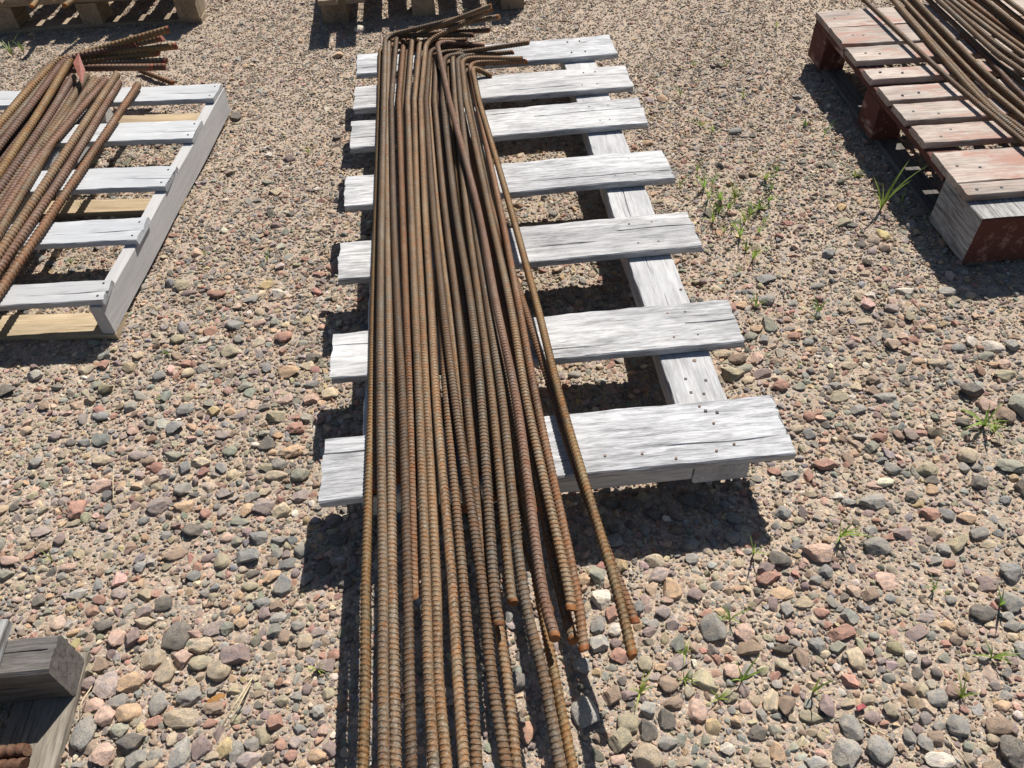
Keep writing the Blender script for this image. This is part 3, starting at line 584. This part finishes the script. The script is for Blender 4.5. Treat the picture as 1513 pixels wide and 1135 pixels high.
# px, py, apparent width, apparent height, colour, shape (r rounded, a angular, f flat)
CAT = '''
244 891 24 24 d r;265 937 35 45 d r;156 922 28 22 d a;173 942 27 27 i a;197 941 25 28 p a;229 970 36 34 t a;217 900 26 22 q a;216 920 32 18 t a;299 952 36 26 t a;349 969 42 35 p a;299 979 38 24 v r
326 989 34 35 t r;273 972 26 30 i a;246 990 30 38 t a;197 1005 38 32 o r;160 1010 38 38 q f;126 990 25 27 v r;149 981 24 22 n r;131 1009 26 24 p r;236 1038 28 38 g r;282 1028 38 28 g r;321 1033 26 13 O f
176 1035 28 22 g a;139 1041 32 20 i r;157 1057 28 30 i r;192 1053 36 26 o r;176 1078 30 24 e r;126 1080 36 50 g r;229 1066 26 18 r a;271 1060 50 30 t r;318 1047 34 20 n r;294 1066 22 14 q r;313 1069 22 14 r a
325 1083 15 30 p a;197 1098 40 36 d a;154 1115 38 34 i a;271 1111 30 50 l a;302 1102 30 36 p a;337 1105 26 32 y a;352 1112 22 38 g a;257 1091 16 24 t a;203 1123 28 28 g a;232 1118 24 20 g r;315 1119 22 14 t r;222 1130 32 18 t r
386 891 30 18 b r;410 897 20 18 n r;413 913 24 15 l r;392 907 18 20 p r;347 901 22 14 o a;357 920 20 20 o r;338 929 22 22 e a;452 947 22 24 t r;474 934 22 18 q r;495 969 18 18 r r;421 941 18 24 n r;442 925 20 18 g a
456 1019 16 18 p a;487 1027 18 18 v r;418 1037 20 18 v a;409 1068 24 26 r a;440 1030 18 14 g r;390 1088 20 28 v r;373 1100 24 24 g a;438 1098 22 18 q a;445 1079 20 16 b a;479 1080 16 18 i r;470 1118 28 20 o r;431 1116 20 22 r a
368 1124 40 26 q a;489 1107 20 24 p r;472 1052 20 20 l a;887 884 30 32 w a;867 896 14 20 t r;884 921 24 30 g a;904 906 18 26 r a;907 929 22 22 w a;885 951 28 28 l r;910 950 18 18 p r;914 969 26 26 r a;953 979 20 26 v r
962 921 22 14 l r;979 904 24 22 q r;960 933 22 16 p a;942 896 20 22 b r;904 1027 26 30 n a;860 984 26 26 l r;864 1049 38 46 l r;928 1067 32 32 v r;916 1091 34 36 v a;956 1117 40 38 t r;956 1078 28 34 d a;959 1048 26 28 l a
984 1062 26 32 d a;988 1096 32 22 l r;987 1010 30 28 n a;994 1039 30 20 n r;1028 1047 28 38 i a;1000 978 30 24 q f;1053 926 38 42 g r;1043 908 20 14 r r;1062 906 16 16 o r;987 886 22 14 i r;992 870 28 34 o a;1026 879 24 22 p r
1058 866 18 16 g r;976 985 18 14 o r;1082 990 26 28 i a;913 1122 22 18 i r;884 1091 18 18 n r;1031 942 16 14 t r;929 1027 24 16 p r;1033 1129 26 16 e r;1098 936 30 32 i a;1154 876 34 20 o f;1162 901 20 24 g r;1141 891 14 24 p r
1187 891 26 18 c a;1213 906 20 16 r r;1241 935 42 24 r a;1237 957 28 18 e r;1263 973 25 34 c r;1205 954 24 26 b a;1184 971 20 32 n r;1157 961 34 18 k a;1218 967 16 14 c r;1175 935 20 11 i a;1155 944 20 12 r r;1099 1019 16 22 p r
1139 1033 26 34 c a;1125 1055 14 28 g a;1118 1083 28 24 d a;1198 1059 34 18 v r;1256 1072 28 42 g r;1250 1111 46 46 g r;1148 1110 22 28 o a;1074 1106 24 20 w r;1205 1127 32 20 l r;1124 1124 26 24 t r;1102 1043 20 18 i r;1079 1027 28 22 v r
1251 1039 22 14 t r;1449 906 38 28 d a;1490 891 34 30 g r;1484 912 22 14 l r;1493 927 24 18 g r;1398 924 24 18 o a;1352 935 34 20 p f;1364 914 30 14 q f;1344 970 22 18 w r;1392 974 17 17 e r;1353 996 16 20 d r;1339 1020 20 20 n r
1359 1021 18 24 v r;1381 1033 32 26 g r;1411 1073 30 32 g r;1471 1073 38 26 n r;1478 1045 26 16 o r;1493 1111 42 50 d a;1287 1060 28 20 p r;1298 1106 38 46 g r;1380 1091 22 22 n r;1341 1089 18 22 g r;1364 1099 20 30 g a;1386 1125 44 18 w r
1385 1074 20 14 g r;1353 1078 14 18 p r;1507 960 18 28 l r;1495 979 16 14 p r;1483 1030 20 18 g r;1422 935 18 16 n r;1459 924 14 14 c r;1466 936 14 14 i r;1494 942 16 14 c r;1312 865 30 14 i f;1284 878 24 22 n a;1282 1034 22 16 t r
1403 887 16 14 g r;1459 867 30 16 p a;1295 806 38 29 g r;1206 816 44 34 i a;1152 827 34 24 d r;1129 839 26 26 p a;1135 854 38 20 r r;1287 741 40 24 g a;1253 741 20 14 l r;1220 688 36 20 r a;1168 704 28 18 g a;1193 703 14 24 r a
1156 756 24 24 b a;1317 693 22 20 g r;1144 697 20 14 r a;1237 734 16 12 w a;1218 845 22 24 b r;1331 788 28 22 p a;1316 793 22 12 r a;1291 717 26 10 i f;1252 677 16 24 n a;1180 769 18 14 v r;1146 777 14 14 g a;1161 778 18 14 t r
1196 730 20 12 t r;1235 771 14 12 q r;1307 854 34 22 i f;1204 858 18 16 g r;1287 782 18 14 l r;1368 693 30 26 v r;1374 711 22 14 d r;1428 673 28 28 t r;1489 690 40 24 e a;1444 713 24 24 d r;1442 691 20 14 g r;1506 723 22 28 k a
1345 736 18 20 d a;1375 725 20 16 o a;1355 745 22 14 y a;1371 760 30 20 r a;1397 760 18 24 b r;1426 767 28 18 o r;1380 787 22 22 t r;1445 790 28 18 g r;1394 812 22 20 g a;1402 790 12 10 w r;1401 833 20 14 r r;1492 847 34 30 b r
1380 846 20 12 i r;1455 860 28 18 p a;1509 802 14 20 c r;1457 806 24 10 c a;1381 829 18 12 g a;1472 790 16 12 b a;1136 478 20 28 e r;1171 495 26 14 r a;1110 496 20 14 e a;1128 501 14 14 b r;1068 522 26 14 t r;1089 529 26 18 n r
1082 552 36 26 v a;1101 544 24 14 e r;1125 551 30 18 p r;1118 528 20 24 i a;1106 562 20 12 c r;1151 569 26 22 r a;1181 572 20 14 e a;1145 533 24 12 n r;1238 588 30 18 v a;1195 641 18 18 b r;1196 616 18 16 r r;1177 633 20 14 t r
1219 629 14 12 d r;1234 571 24 14 g a;1264 572 16 14 c r;1197 516 22 12 o r;1286 661 20 18 e r;1299 647 26 16 r a;1255 540 24 12 t r;1275 475 26 10 t f;1289 561 20 16 n r;1266 606 24 16 g a;1194 504 16 14 b a;1118 484 18 16 o r
1335 431 26 12 w r;1285 437 16 10 w r;1318 457 24 14 q a;1314 478 20 14 n a;1400 431 28 14 l r;1434 436 18 12 t r;1415 514 22 14 b a;1435 505 18 16 w a;1466 514 36 16 w r;1457 526 26 14 e r;1435 577 38 24 d a;1485 556 36 16 v a
1383 537 28 16 t r;1356 534 18 12 o r;1457 599 26 22 i a;1482 612 26 30 n a;1511 602 40 48 e a;1494 512 20 20 g a;1483 540 22 16 i a;1372 486 20 12 o a;1334 498 16 14 i a;1350 502 14 16 r a;1422 624 22 16 d a;1341 590 18 14 c a
1472 652 18 16 t r;1306 588 36 14 g a;1287 577 18 16 n a;1045 314 14 18 d r;1132 410 28 16 b f;1223 373 20 18 b a;1246 327 22 14 v r;1095 449 20 14 o r;1057 426 18 12 c a;1280 388 14 12 k r;1132 441 26 18 g r;1172 446 18 12 l a
1207 421 20 12 g a;275 603 24 18 b r;259 630 28 22 b a;258 671 30 16 e a;278 549 20 16 c a;298 544 18 16 g a;340 518 26 18 v r;362 569 24 16 e a;395 541 16 20 b a;428 549 36 20 o a;460 568 24 12 b a;453 540 22 14 c r
464 529 24 18 d r;408 614 28 24 v a;389 602 20 12 d r;339 606 20 16 o r;316 605 20 20 y a;438 633 26 22 r a;396 657 28 22 d a;433 669 32 22 o a;415 688 22 20 g r;298 681 30 18 c a;460 591 22 18 i a;489 582 26 18 c r
276 586 20 14 v a;273 689 20 20 b a;330 643 22 14 q r;440 617 18 10 r r;396 693 28 14 v a;275 536 20 12 r a;376 549 16 12 p r;271 748 30 20 o r;304 759 18 18 r a;259 815 38 22 n f;367 822 42 24 b a;426 834 26 20 b a
329 829 22 24 v r;402 852 28 20 o a;419 864 28 32 b a;287 851 22 20 b r;373 848 24 12 d r;366 755 24 24 o a;391 751 34 26 q a;419 754 28 26 c a;375 734 24 18 g a;355 770 32 10 e f;383 795 28 22 b a;415 800 26 16 g a
285 783 34 22 d r;338 795 20 16 i r;309 823 22 14 p a;371 866 26 16 v r;353 879 18 16 o r;303 877 16 14 g r;410 705 34 16 t r;445 703 26 24 e r;394 727 18 16 c r;446 733 24 22 q a;269 722 26 24 g a;236 745 36 26 q a
410 819 18 16 g a;242 699 20 20 q a;113 749 26 30 r r;152 713 34 22 i a;87 793 18 20 p r;62 809 20 20 n r;45 818 16 12 r a;14 825 30 18 i a;152 774 16 14 p r;20 745 16 18 d a;5 847 28 20 e a;57 884 20 18 d r
114 877 28 16 l a;177 876 24 18 q r;206 837 20 20 b r;59 783 32 12 q f;91 737 20 14 q r;212 767 18 12 b r;100 836 24 14 i r;160 818 18 14 v a;244 790 20 14 b r;89 849 18 14 g r;9 577 26 20 d a;54 553 22 20 l a
153 538 18 16 r a;236 554 20 20 b r;204 525 16 14 c a;65 598 18 16 n r;82 641 20 18 q a;123 652 20 14 b r;150 677 26 18 t r;204 671 30 12 q r;220 677 18 16 n r;178 661 20 14 i a;195 635 16 14 i a;54 680 20 20 g a
395 420 22 14 y r;268 421 22 20 v r;279 431 24 12 p r;322 434 24 16 r a;371 443 24 12 g a;420 495 26 22 r a;346 479 28 18 b a;263 501 22 18 v r;383 475 20 14 i a;472 405 22 10 r a;353 500 18 14 g a;303 500 18 12 w r
446 506 20 12 e a;427 235 22 14 p a;397 231 12 10 w r;500 84 16 10 o r;350 175 16 18 d a;407 283 18 12 c a;532 45 17 11 w r;978 148 15 12 o r;1178 143 16 8 g a;1086 193 20 12 b a;956 212 16 11 o r;1014 736 30 26 d a;1084 767 24 20 b r;1080 795 24 22 b r;1019 803 24 26 b a;952 783 20 20 g a;907 799 24 24 b r;930 775 18 16 d r;999 783 26 16 n r;930 746 26 24 d a;901 743 30 22 d a;967 828 28 22 t r
1022 826 20 18 l r;884 849 26 36 e a;971 849 32 26 q a;862 857 20 22 o a;1089 833 20 18 c a;455 857 20 22 g a;500 800 28 20 d a;480 842 24 22 d r;512 862 22 20 d a;495 770 24 20 p a;1050 752 22 18 d a;965 760 22 18 d a
'''
rows = []
for ln in CAT.replace('\n', ';').split(';'):
    p = ln.split()
    if len(p) == 6: rows.append((float(p[0]), float(p[1]), float(p[2]), float(p[3]), p[4], p[5]))
stones = []                                      # x, y, a, b, c, colour, shape, px area
for (px_, py_, w_, h_, c_, sh) in rows:
    p0 = U(px_, py_+h_*0.12, 0.0); s = pxm(p0); d = p0-CAM; th = math.asin(-d[2]/np.linalg.norm(d))
    kz = {'r': 0.62, 'a': 0.60, 'f': 0.34}[sh]
    a = w_/s; b = h_/s/(math.sin(th)+0.55*kz*math.cos(th)); b = min(max(b, 0.55*a), 1.7*a); c = kz*min(a, b)
    stones.append((p0[0], p0[1], a*1.04, b*1.04, c, c_, sh, w_*h_))
stones.sort(key=lambda s: -s[7])
def place_of(x, y):
    if x < 0.05:
        if y < -0.12: return 'in the coarse gravel beside the dark pallet corner'
        if y < 0.62: return 'in front of the pale narrow-slatted pallet'
        return 'between the pale pallet and the weathered pallet'
    if x < 1.02 and y < -0.1: return 'on the gravel by the loose rebar ends'
    if y > 0.45: return 'between the weathered pallet and the red pallet'
    if y > -0.12: return 'on gravel off the near corner of the weathered pallet'
    return 'on sandy ground away from the pallets'
NTH = 300; extra = stones[NTH:]
for k, (x, y, a, b, c, c_, sh, ar) in enumerate(stones[:NTH]):
    R = random.Random(900+k); me = R.choice(ST_R if sh == 'r' and R.random() < .72 else ST_A)
    o = obj('stone', me, None, None, (x, y, float(hgt(x, y)) + c*0.5*0.42))
    flip = R.choice((0.0, math.pi)); o.scale = (a/2, b/2, c/2*1.15)
    o.rotation_euler = (R.uniform(-.16, .16), R.uniform(-.16, .16), flip + R.uniform(-.25, .25))
    bc, cname = COL[c_]; kf = R.uniform(0.88, 1.14); o.color = (*(min(.8, v*kf) for v in bc), 1)
    sz = 'large' if max(a, b) > 0.046 else 'medium' if max(a, b) > 0.033 else 'small'
    shp = {'r': 'rounded', 'a': 'angular', 'f': 'flat'}[sh]
    if c_ == 'O': lab = 'bright orange flat stone beside smooth grey pebbles'
    else: lab = f'{sz} {cname} {shp} stone {place_of(x, y)}'
    tag(o, lab, 'stone', 'loose stones on the gravel yard')

# the rest of the gravel: one mass of instanced pebbles
SM = [stone_mesh(200+i, 3, i % 6 >= 1) for i in range(14)]
coll = bpy.data.collections.new('gravel_shapes')
for i, m_ in enumerate(SM):
    m_.materials.clear(); m_.materials.append(M_GRAVEL); so_ = bpy.data.objects.new(f'pebble_shape_{i:02d}', m_); coll.objects.link(so_)
X0, X1, Y0, Y1 = -2.7, 3.7, -1.5, 4.6; CELL = 0.005
occ = np.zeros((int((X1-X0)/CELL)+1, int((Y1-Y0)/CELL)+1), bool)
def mark(x, y, r):
    i0, i1 = int((x-r-X0)/CELL), int((x+r-X0)/CELL)+1; j0, j1 = int((y-r-Y0)/CELL), int((y+r-Y0)/CELL)+1
    occ[max(i0, 0):i1, max(j0, 0):j1] = True
def hit(x, y, r):
    i0, i1 = int((x-r-X0)/CELL), int((x+r-X0)/CELL)+1; j0, j1 = int((y-r-Y0)/CELL), int((y+r-Y0)/CELL)+1
    return occ[max(i0, 0):i1, max(j0, 0):j1].any()
pts, scl, cols, rots = [], [], [], []
for s in stones[:NTH]: mark(s[0], s[1], 0.36*min(s[2], s[3]))
for s in extra:
    mark(s[0], s[1], 0.36*min(s[2], s[3])); pts.append((s[0], s[1], float(hgt(s[0], s[1]))+s[4]*0.2)); scl.append((s[2]/2, s[3]/2, s[4]/2*1.1)); cols.append(COL[s[5]][0]); rots.append((0, 0, random.uniform(-.3, .3)))
PAL = [('g', 15), ('b', 9), ('e', 7), ('l', 5), ('d', 6), ('p', 8), ('q', 9), ('r', 9), ('i', 12), ('o', 10), ('t', 14), ('v', 7), ('w', 2.5), ('c', 6), ('n', 10), ('y', 1)]
pk = np.array([q[1] for q in PAL]); pk = pk/pk.sum(); pcol = np.array([COL[q[0]][0] for q in PAL])
def dens(x, y):                                  # coarse patches, sandier towards the right foreground
    d = 0.62 + 0.3*np.sin(2.3*x+1.1)*np.sin(2.9*y+0.3) + 0.2*np.sin(6.1*x-3.3*y)
    d -= 0.75*np.exp(-((x-1.35)**2/0.10+(y+0.40)**2/0.05))
    d -= 0.35*np.exp(-((x-1.25)**2/0.25+(y+0.15)**2/0.08))
    d += 0.45*np.exp(-((x+0.25)**2/0.08+(y+0.45)**2/0.05)) + 0.3*np.exp(-((x+0.05)**2/0.10+(y-0.2)**2/0.2)) + 0.25*np.exp(-((x-0.75)**2/0.15+(y+0.35)**2/0.06))
    d -= 0.28*np.clip((y-0.9)/1.5, 0, 1)
    return np.clip(d, 0.05, 1.1)
def inview(x, y, m=0.25):
    d = np.stack([x, y, np.zeros_like(x)], -1)-CAM; zc = d @ fw; u = CX+F*(d @ rt)/zc; v = CY-F*(d @ up)/zc
    return (zc > 0) & (u > -1513*m) & (u < 1513*(1+m)) & (v > -1135*m) & (v < 1135*(1+m))
AREA = (X1-X0)*(Y1-Y0)
def scatter(n_per_m2, rmin, rmax, power, use_d, reject, dmix=1.0):
    n = int(n_per_m2*AREA); x = RNG.uniform(X0, X1, n); y = RNG.uniform(Y0, Y1, n)
    keep = inview(x, y) | (RNG.random(n) < 0.12)
    if use_d: keep &= RNG.random(n) < dens(x, y)*dmix + (1-dmix)
    x, y = x[keep], y[keep]; r = (rmin+(rmax-rmin)*RNG.random(len(x))**power)*np.clip(1.08-0.16*np.clip(y-0.3, 0, 2.2), .72, 1.1)
    order = np.argsort(-r)
    for k in order:
        if reject and hit(x[k], y[k], r[k]*0.5): continue
        if reject: mark(x[k], y[k], r[k]*0.6)
        a, b = r[k]*RNG.uniform(.8, 1.3), r[k]*RNG.uniform(.7, 1.05); c = min(a, b)*RNG.uniform(.45, .85)
        pts.append((x[k], y[k], float(hgt(x[k], y[k]))+c*RNG.uniform(-0.2, 0.45))); scl.append((a, b, c))
        cols.append(np.clip(pcol[RNG.choice(len(pk), p=pk)]*RNG.uniform(.75, 1.2)*RNG.uniform(.93, 1.07, 3), 0, .8)); rots.append((RNG.normal(0, .3), RNG.normal(0, .3), RNG.uniform(0, 6.28)))
scatter(420, 0.011, 0.021, 2.4, True, True)
scatter(11500, 0.0034, 0.0105, 1.9, True, True, 0.8)
# fine grit, vectorised: fills whatever is still free
n = int(24000*AREA); x = RNG.uniform(X0, X1, n); y = RNG.uniform(Y0, Y1, n)
keep = inview(x, y, 0.15); dist = np.hypot(x-CAM[0], y-CAM[1]); keep &= RNG.random(n) < np.clip(0.45+0.6*dens(x, y), 0, 1)
keep &= ~occ[((x-X0)/CELL).astype(int), ((y-Y0)/CELL).astype(int)]; x, y = x[keep], y[keep]
r = 0.0014+0.0040*RNG.random(len(x))**1.7
P3 = np.stack([x, y, hgt(x, y)+r*0.25], -1); S3 = r[:, None]*RNG.uniform(.7, 1.25, (len(x), 3))*np.array([1, 1, .75])
C3 = np.clip(pcol[RNG.choice(len(pk), size=len(x), p=pk)]*RNG.uniform(.75, 1.2, (len(x), 1)), 0, .8); C3 = 0.72*C3*1.02+0.28*np.array([.38, .32, .245])
R3 = np.stack([RNG.normal(0, .4, len(x)), RNG.normal(0, .4, len(x)), RNG.uniform(0, 6.28, len(x))], -1)
P3 = np.r_[np.array(pts), P3]; S3 = np.r_[np.array(scl), S3]; C3 = np.r_[np.array(cols), C3]; R3 = np.r_[np.array(rots), R3]
print('gravel pebbles', len(P3))
me = bpy.data.meshes.new('gravel'); me.vertices.add(len(P3)); me.vertices.foreach_set('co', P3.astype(np.float32).ravel())
for nm, dt, arr in (('scl', 'FLOAT_VECTOR', S3), ('rot', 'FLOAT_VECTOR', R3)):
    at = me.attributes.new(nm, dt, 'POINT'); at.data.foreach_set('vector', arr.astype(np.float32).ravel())
at = me.attributes.new('col', 'FLOAT_COLOR', 'POINT'); at.data.foreach_set('color', np.c_[C3, np.ones(len(C3))].astype(np.float32).ravel())
at = me.attributes.new('pick', 'INT', 'POINT'); at.data.foreach_set('value', RNG.integers(0, len(SM), len(P3)).astype(np.int32))
gv = obj('gravel', me); tag(gv, 'mixed brown, grey and pink pebbles covering the yard', 'gravel', kind='stuff')
ng = bpy.data.node_groups.new('gravel_scatter', 'GeometryNodeTree')
ng.interface.new_socket('Geometry', in_out='INPUT', socket_type='NodeSocketGeometry'); ng.interface.new_socket('Geometry', in_out='OUTPUT', socket_type='NodeSocketGeometry')
N_ = ng.nodes; Lk = ng.links.new
gi, go = N_.new('NodeGroupInput'), N_.new('NodeGroupOutput'); m2p = N_.new('GeometryNodeMeshToPoints'); iop = N_.new('GeometryNodeInstanceOnPoints')
ci = N_.new('GeometryNodeCollectionInfo'); ci.inputs['Collection'].default_value = coll; ci.inputs['Separate Children'].default_value = True; ci.inputs['Reset Children'].default_value = True
def nattr(nm, t):
    a = N_.new('GeometryNodeInputNamedAttribute'); a.data_type = t; a.inputs['Name'].default_value = nm; return a.outputs['Attribute']
Lk(gi.outputs[0], m2p.inputs[0]); Lk(m2p.outputs[0], iop.inputs['Points']); Lk(ci.outputs[0], iop.inputs['Instance']); iop.inputs['Pick Instance'].default_value = True
Lk(nattr('pick', 'INT'), iop.inputs['Instance Index']); Lk(nattr('scl', 'FLOAT_VECTOR'), iop.inputs['Scale'])
e2r = N_.new('FunctionNodeEulerToRotation'); Lk(nattr('rot', 'FLOAT_VECTOR'), e2r.inputs[0]); Lk(e2r.outputs[0], iop.inputs['Rotation'])
Lk(iop.outputs[0], go.inputs[0])
md = gv.modifiers.new('scatter', 'NODES'); md.node_group = ng

# ------------------------------------------------------------------ grass, straw and bits
def tuft_mesh(seed, n, h, spread, wd):
    R = random.Random(seed); V, Fc = [], []
    for b in range(n):
        az = R.uniform(0, 6.28); ln = h*R.uniform(.55, 1.1); lean = spread*R.uniform(.3, 1.1); wd_ = wd*R.uniform(.7, 1.2); cx_, cy_ = R.gauss(0, .004), R.gauss(0, .004)
        o = len(V); dirx, diry = math.cos(az), math.sin(az); sx, sy = -diry, dirx
        for i in range(6):
            t = i/5; rr = ln*lean*t**1.6; zz = ln*(t-0.35*lean*t*t); ww = wd_*(1-t)**0.7*(0.55+0.9*min(t*3, 1))/1.4
            c = (cx_+dirx*rr, cy_+diry*rr, zz-0.003)
            V += [(c[0]-sx*ww, c[1]-sy*ww, c[2]+ww*.3), (c[0], c[1], c[2]-ww*.15), (c[0]+sx*ww, c[1]+sy*ww, c[2]+ww*.3)]
        for i in range(5):
            a = o+3*i; Fc += [(a, a+1, a+4, a+3), (a+1, a+2, a+5, a+4)]
    return mesh_np('grass_tuft', V, Fc, True)
TUFTS = '''1300 312 5 70 .6;1063 300 8 34 .8;1046 296 6 36 .7;1085 296 9 30 .9;1130 268 7 30 .8;1122 310 10 24 1.1;1093 352 7 32 .6;1112 384 8 30 .9;1004 278 6 26 .7;1140 282 6 20 1;1053 330 8 22 1;1070 345 7 16 1
1117 455 6 24 .8;1209 462 7 26 .9;1180 540 6 9 1.2;1204 470 5 14 1;1095 1008 6 50 .5;1200 1025 4 46 .6;945 1026 9 26 1.3;1011 968 8 18 1.2;1010 1006 9 24 1.1;1061 1034 6 20 1.1;1078 918 6 26 1.1;1378 874 7 26 .9;1474 900 4 48 .5
1462 975 8 32 1.2;1416 1035 7 34 1;1112 822 5 38 .8;1240 796 7 44 .8;1452 632 11 36 1.1;1468 640 8 20 1.1;470 992 8 22 1;853 592 4 14 1;935 434 5 18 .8;130 290 8 22 .9;122 312 5 14 .9;111 372 6 14 1;106 392 6 16 1;248 524 6 16 .9;238 589 6 10 1.1
304 378 7 14 1;395 386 7 18 1;346 671 6 8 1.2;457 228 6 14 1;1025 100 6 12 1;1072 102 5 12 1;1005 142 6 16 1;1098 146 6 14 1;1034 188 7 14 1.1;1052 196 6 16 1;1190 188 6 16 .9;1146 44 6 14 1;1263 262 6 12 1.1;1206 255 5 10 1.1;20 84 9 26 1;36 80 7 22 .9
77 828 5 26 .5;1330 302 4 24 .7;1268 262 6 12 1.1;1375 330 4 26 .5;1218 200 5 22 .8;1395 880 4 14 1;868 848 4 12 1;1040 280 7 30 .8;1052 272 6 26 .7;1075 312 7 24 .8;1108 318 7 20 .9;1136 298 6 22 .8;1100 330 8 22 1;1120 345 6 18 1;1062 316 6 20 .8;1082 338 6 22 .8;1128 330 6 16 1;1030 255 6 18 .8;1102 372 7 22 .9;1148 255 6 18 .8;1092 402 5 14 1'''
TM = [tuft_mesh(500+i, n_, 1.0, s_, w__) for i, (n_, s_, w__) in enumerate([(6, .6, .034), (9, .8, .036), (12, 1.0, .038), (10, 1.2, .042), (4, .5, .036), (14, 1.1, .05)])]
for m_ in TM: m_.materials.append(M_LEAF)
for k, ln in enumerate(TUFTS.replace('\n', ';').split(';')):
    px_, py_, nb, hp, sp = (float(v) for v in ln.split()); R = random.Random(700+k)
    p0 = U(px_, py_, 0.0); s = pxm(p0); hm = hp/s*1.25
    ix = min(range(6), key=lambda i: abs([5, 7, 9, 8, 4, 11][i]-nb)+6*abs([.6, .8, 1., 1.2, .5, 1.1][i]-sp))
    o = obj('grass_tuft', TM[ix], None, None, (p0[0], p0[1], float(hgt(p0[0], p0[1]))), (0, 0, R.uniform(0, 6.28))); o.scale = (hm, hm, hm)
    kf = R.uniform(.75, 1.2); o.color = (kf*R.uniform(.9, 1.2), kf, kf*.9, 1)
    if px_ < 60 and py_ < 120: o.color = (.55, .5, .5, 1)  # duller, greyer tint for the tufts in this corner
    sz = 'tall thin' if hp*1.0/s > 0.085 else 'small' if hp/s < 0.04 else 'mid-sized'
    hab = ['upright', 'loose', 'bushy', 'low spreading', 'sparse', 'dense leafy'][ix]
    lab = f'{sz} {hab} green grass tuft {place_of(p0[0], p0[1])}'
    if 830 < px_ < 940 and 420 < py_ < 600: lab = 'small grass tuft in the shade between slats of the weathered pallet'
    if px_ < 140 and 280 < py_ < 400: lab = 'small grass tuft coming up between slats of the pale pallet'
    if px_ < 60 and py_ < 120: lab = 'dull greyish grass tuft behind the pale pallet'
    tag(o, lab, 'grass', 'grass tufts in the gravel')
def straw(pp, r, lab):
    P = smooth_path([U(x, y, z) for x, y, z in pp], 6); V, Fc = [], []
    for i, p in enumerate(P):
        for j in range(5): V.append((p[0]+r*math.cos(j*1.2566), p[1]+r*.5*math.sin(j*1.2566), p[2]+r*math.sin(j*1.2566)))
    for i in range(len(P)-1):
        for j in range(5): Fc.append((5*i+j, 5*i+(j+1) % 5, 5*i+5+(j+1) % 5, 5*i+5+j))
    tag(obj('straw', mesh_np('straw', V, Fc, True), M_STRAW), lab, 'straw', 'dry stalks on the gravel')
straw([(326, 1077, .012), (348, 1040, .03), (373, 1002, .02)], .0016, 'dry pale stalk lying across stones beside the dark pallet corner')
straw([(334, 1079, .012), (352, 1045, .028), (370, 1010, .018)], .0013, 'dry pale stalk lying across stones beside the dark pallet corner')
straw([(118, 1064, .01), (120, 1040, .03), (136, 1014, .02)], .0012, 'short curved dry stalk against stones at the dark pallet corner')
straw([(1398, 1088, .01), (1416, 1112, .02), (1435, 1136, .01)], .0013, 'thin dry stalk on sandy ground away from the pallets')
straw([(1270, 1064, .012), (1296, 1080, .018), (1322, 1093, .01)], .0012, 'thin dry stalk on sandy ground away from the pallets')
straw([(307, 727, .01), (336, 714, .02), (366, 696, .01)], .0012, 'thin dry stalk in front of the pale narrow-slatted pallet')
straw([(168, 690, .03), (167, 715, .02), (168, 741, .006)], .0012, 'thin dry stalk in front of the pale narrow-slatted pallet')
p0 = U(1270, 1047, .006); bm = bmesh.new(); bmesh.ops.create_cube(bm, size=1.0)
for v in bm.verts: v.co = Vector((v.co.x*.020*(1-.3*(v.co.y > 0)), v.co.y*.009, v.co.z*.005+.003*(v.co.x > 0)))
bmesh.ops.bevel(bm, geom=bm.edges[:], offset=.001, segments=2, affect='EDGES'); me = bpy.data.meshes.new('plastic_bit'); bm.to_mesh(me); bm.free()
tag(obj('plastic_scrap', me, M_REDBIT, None, (p0[0], p0[1], float(hgt(p0[0], p0[1]))+.008), (.2, .1, .3)), 'tiny bright red plastic scrap among stones on sandy ground', 'scrap')
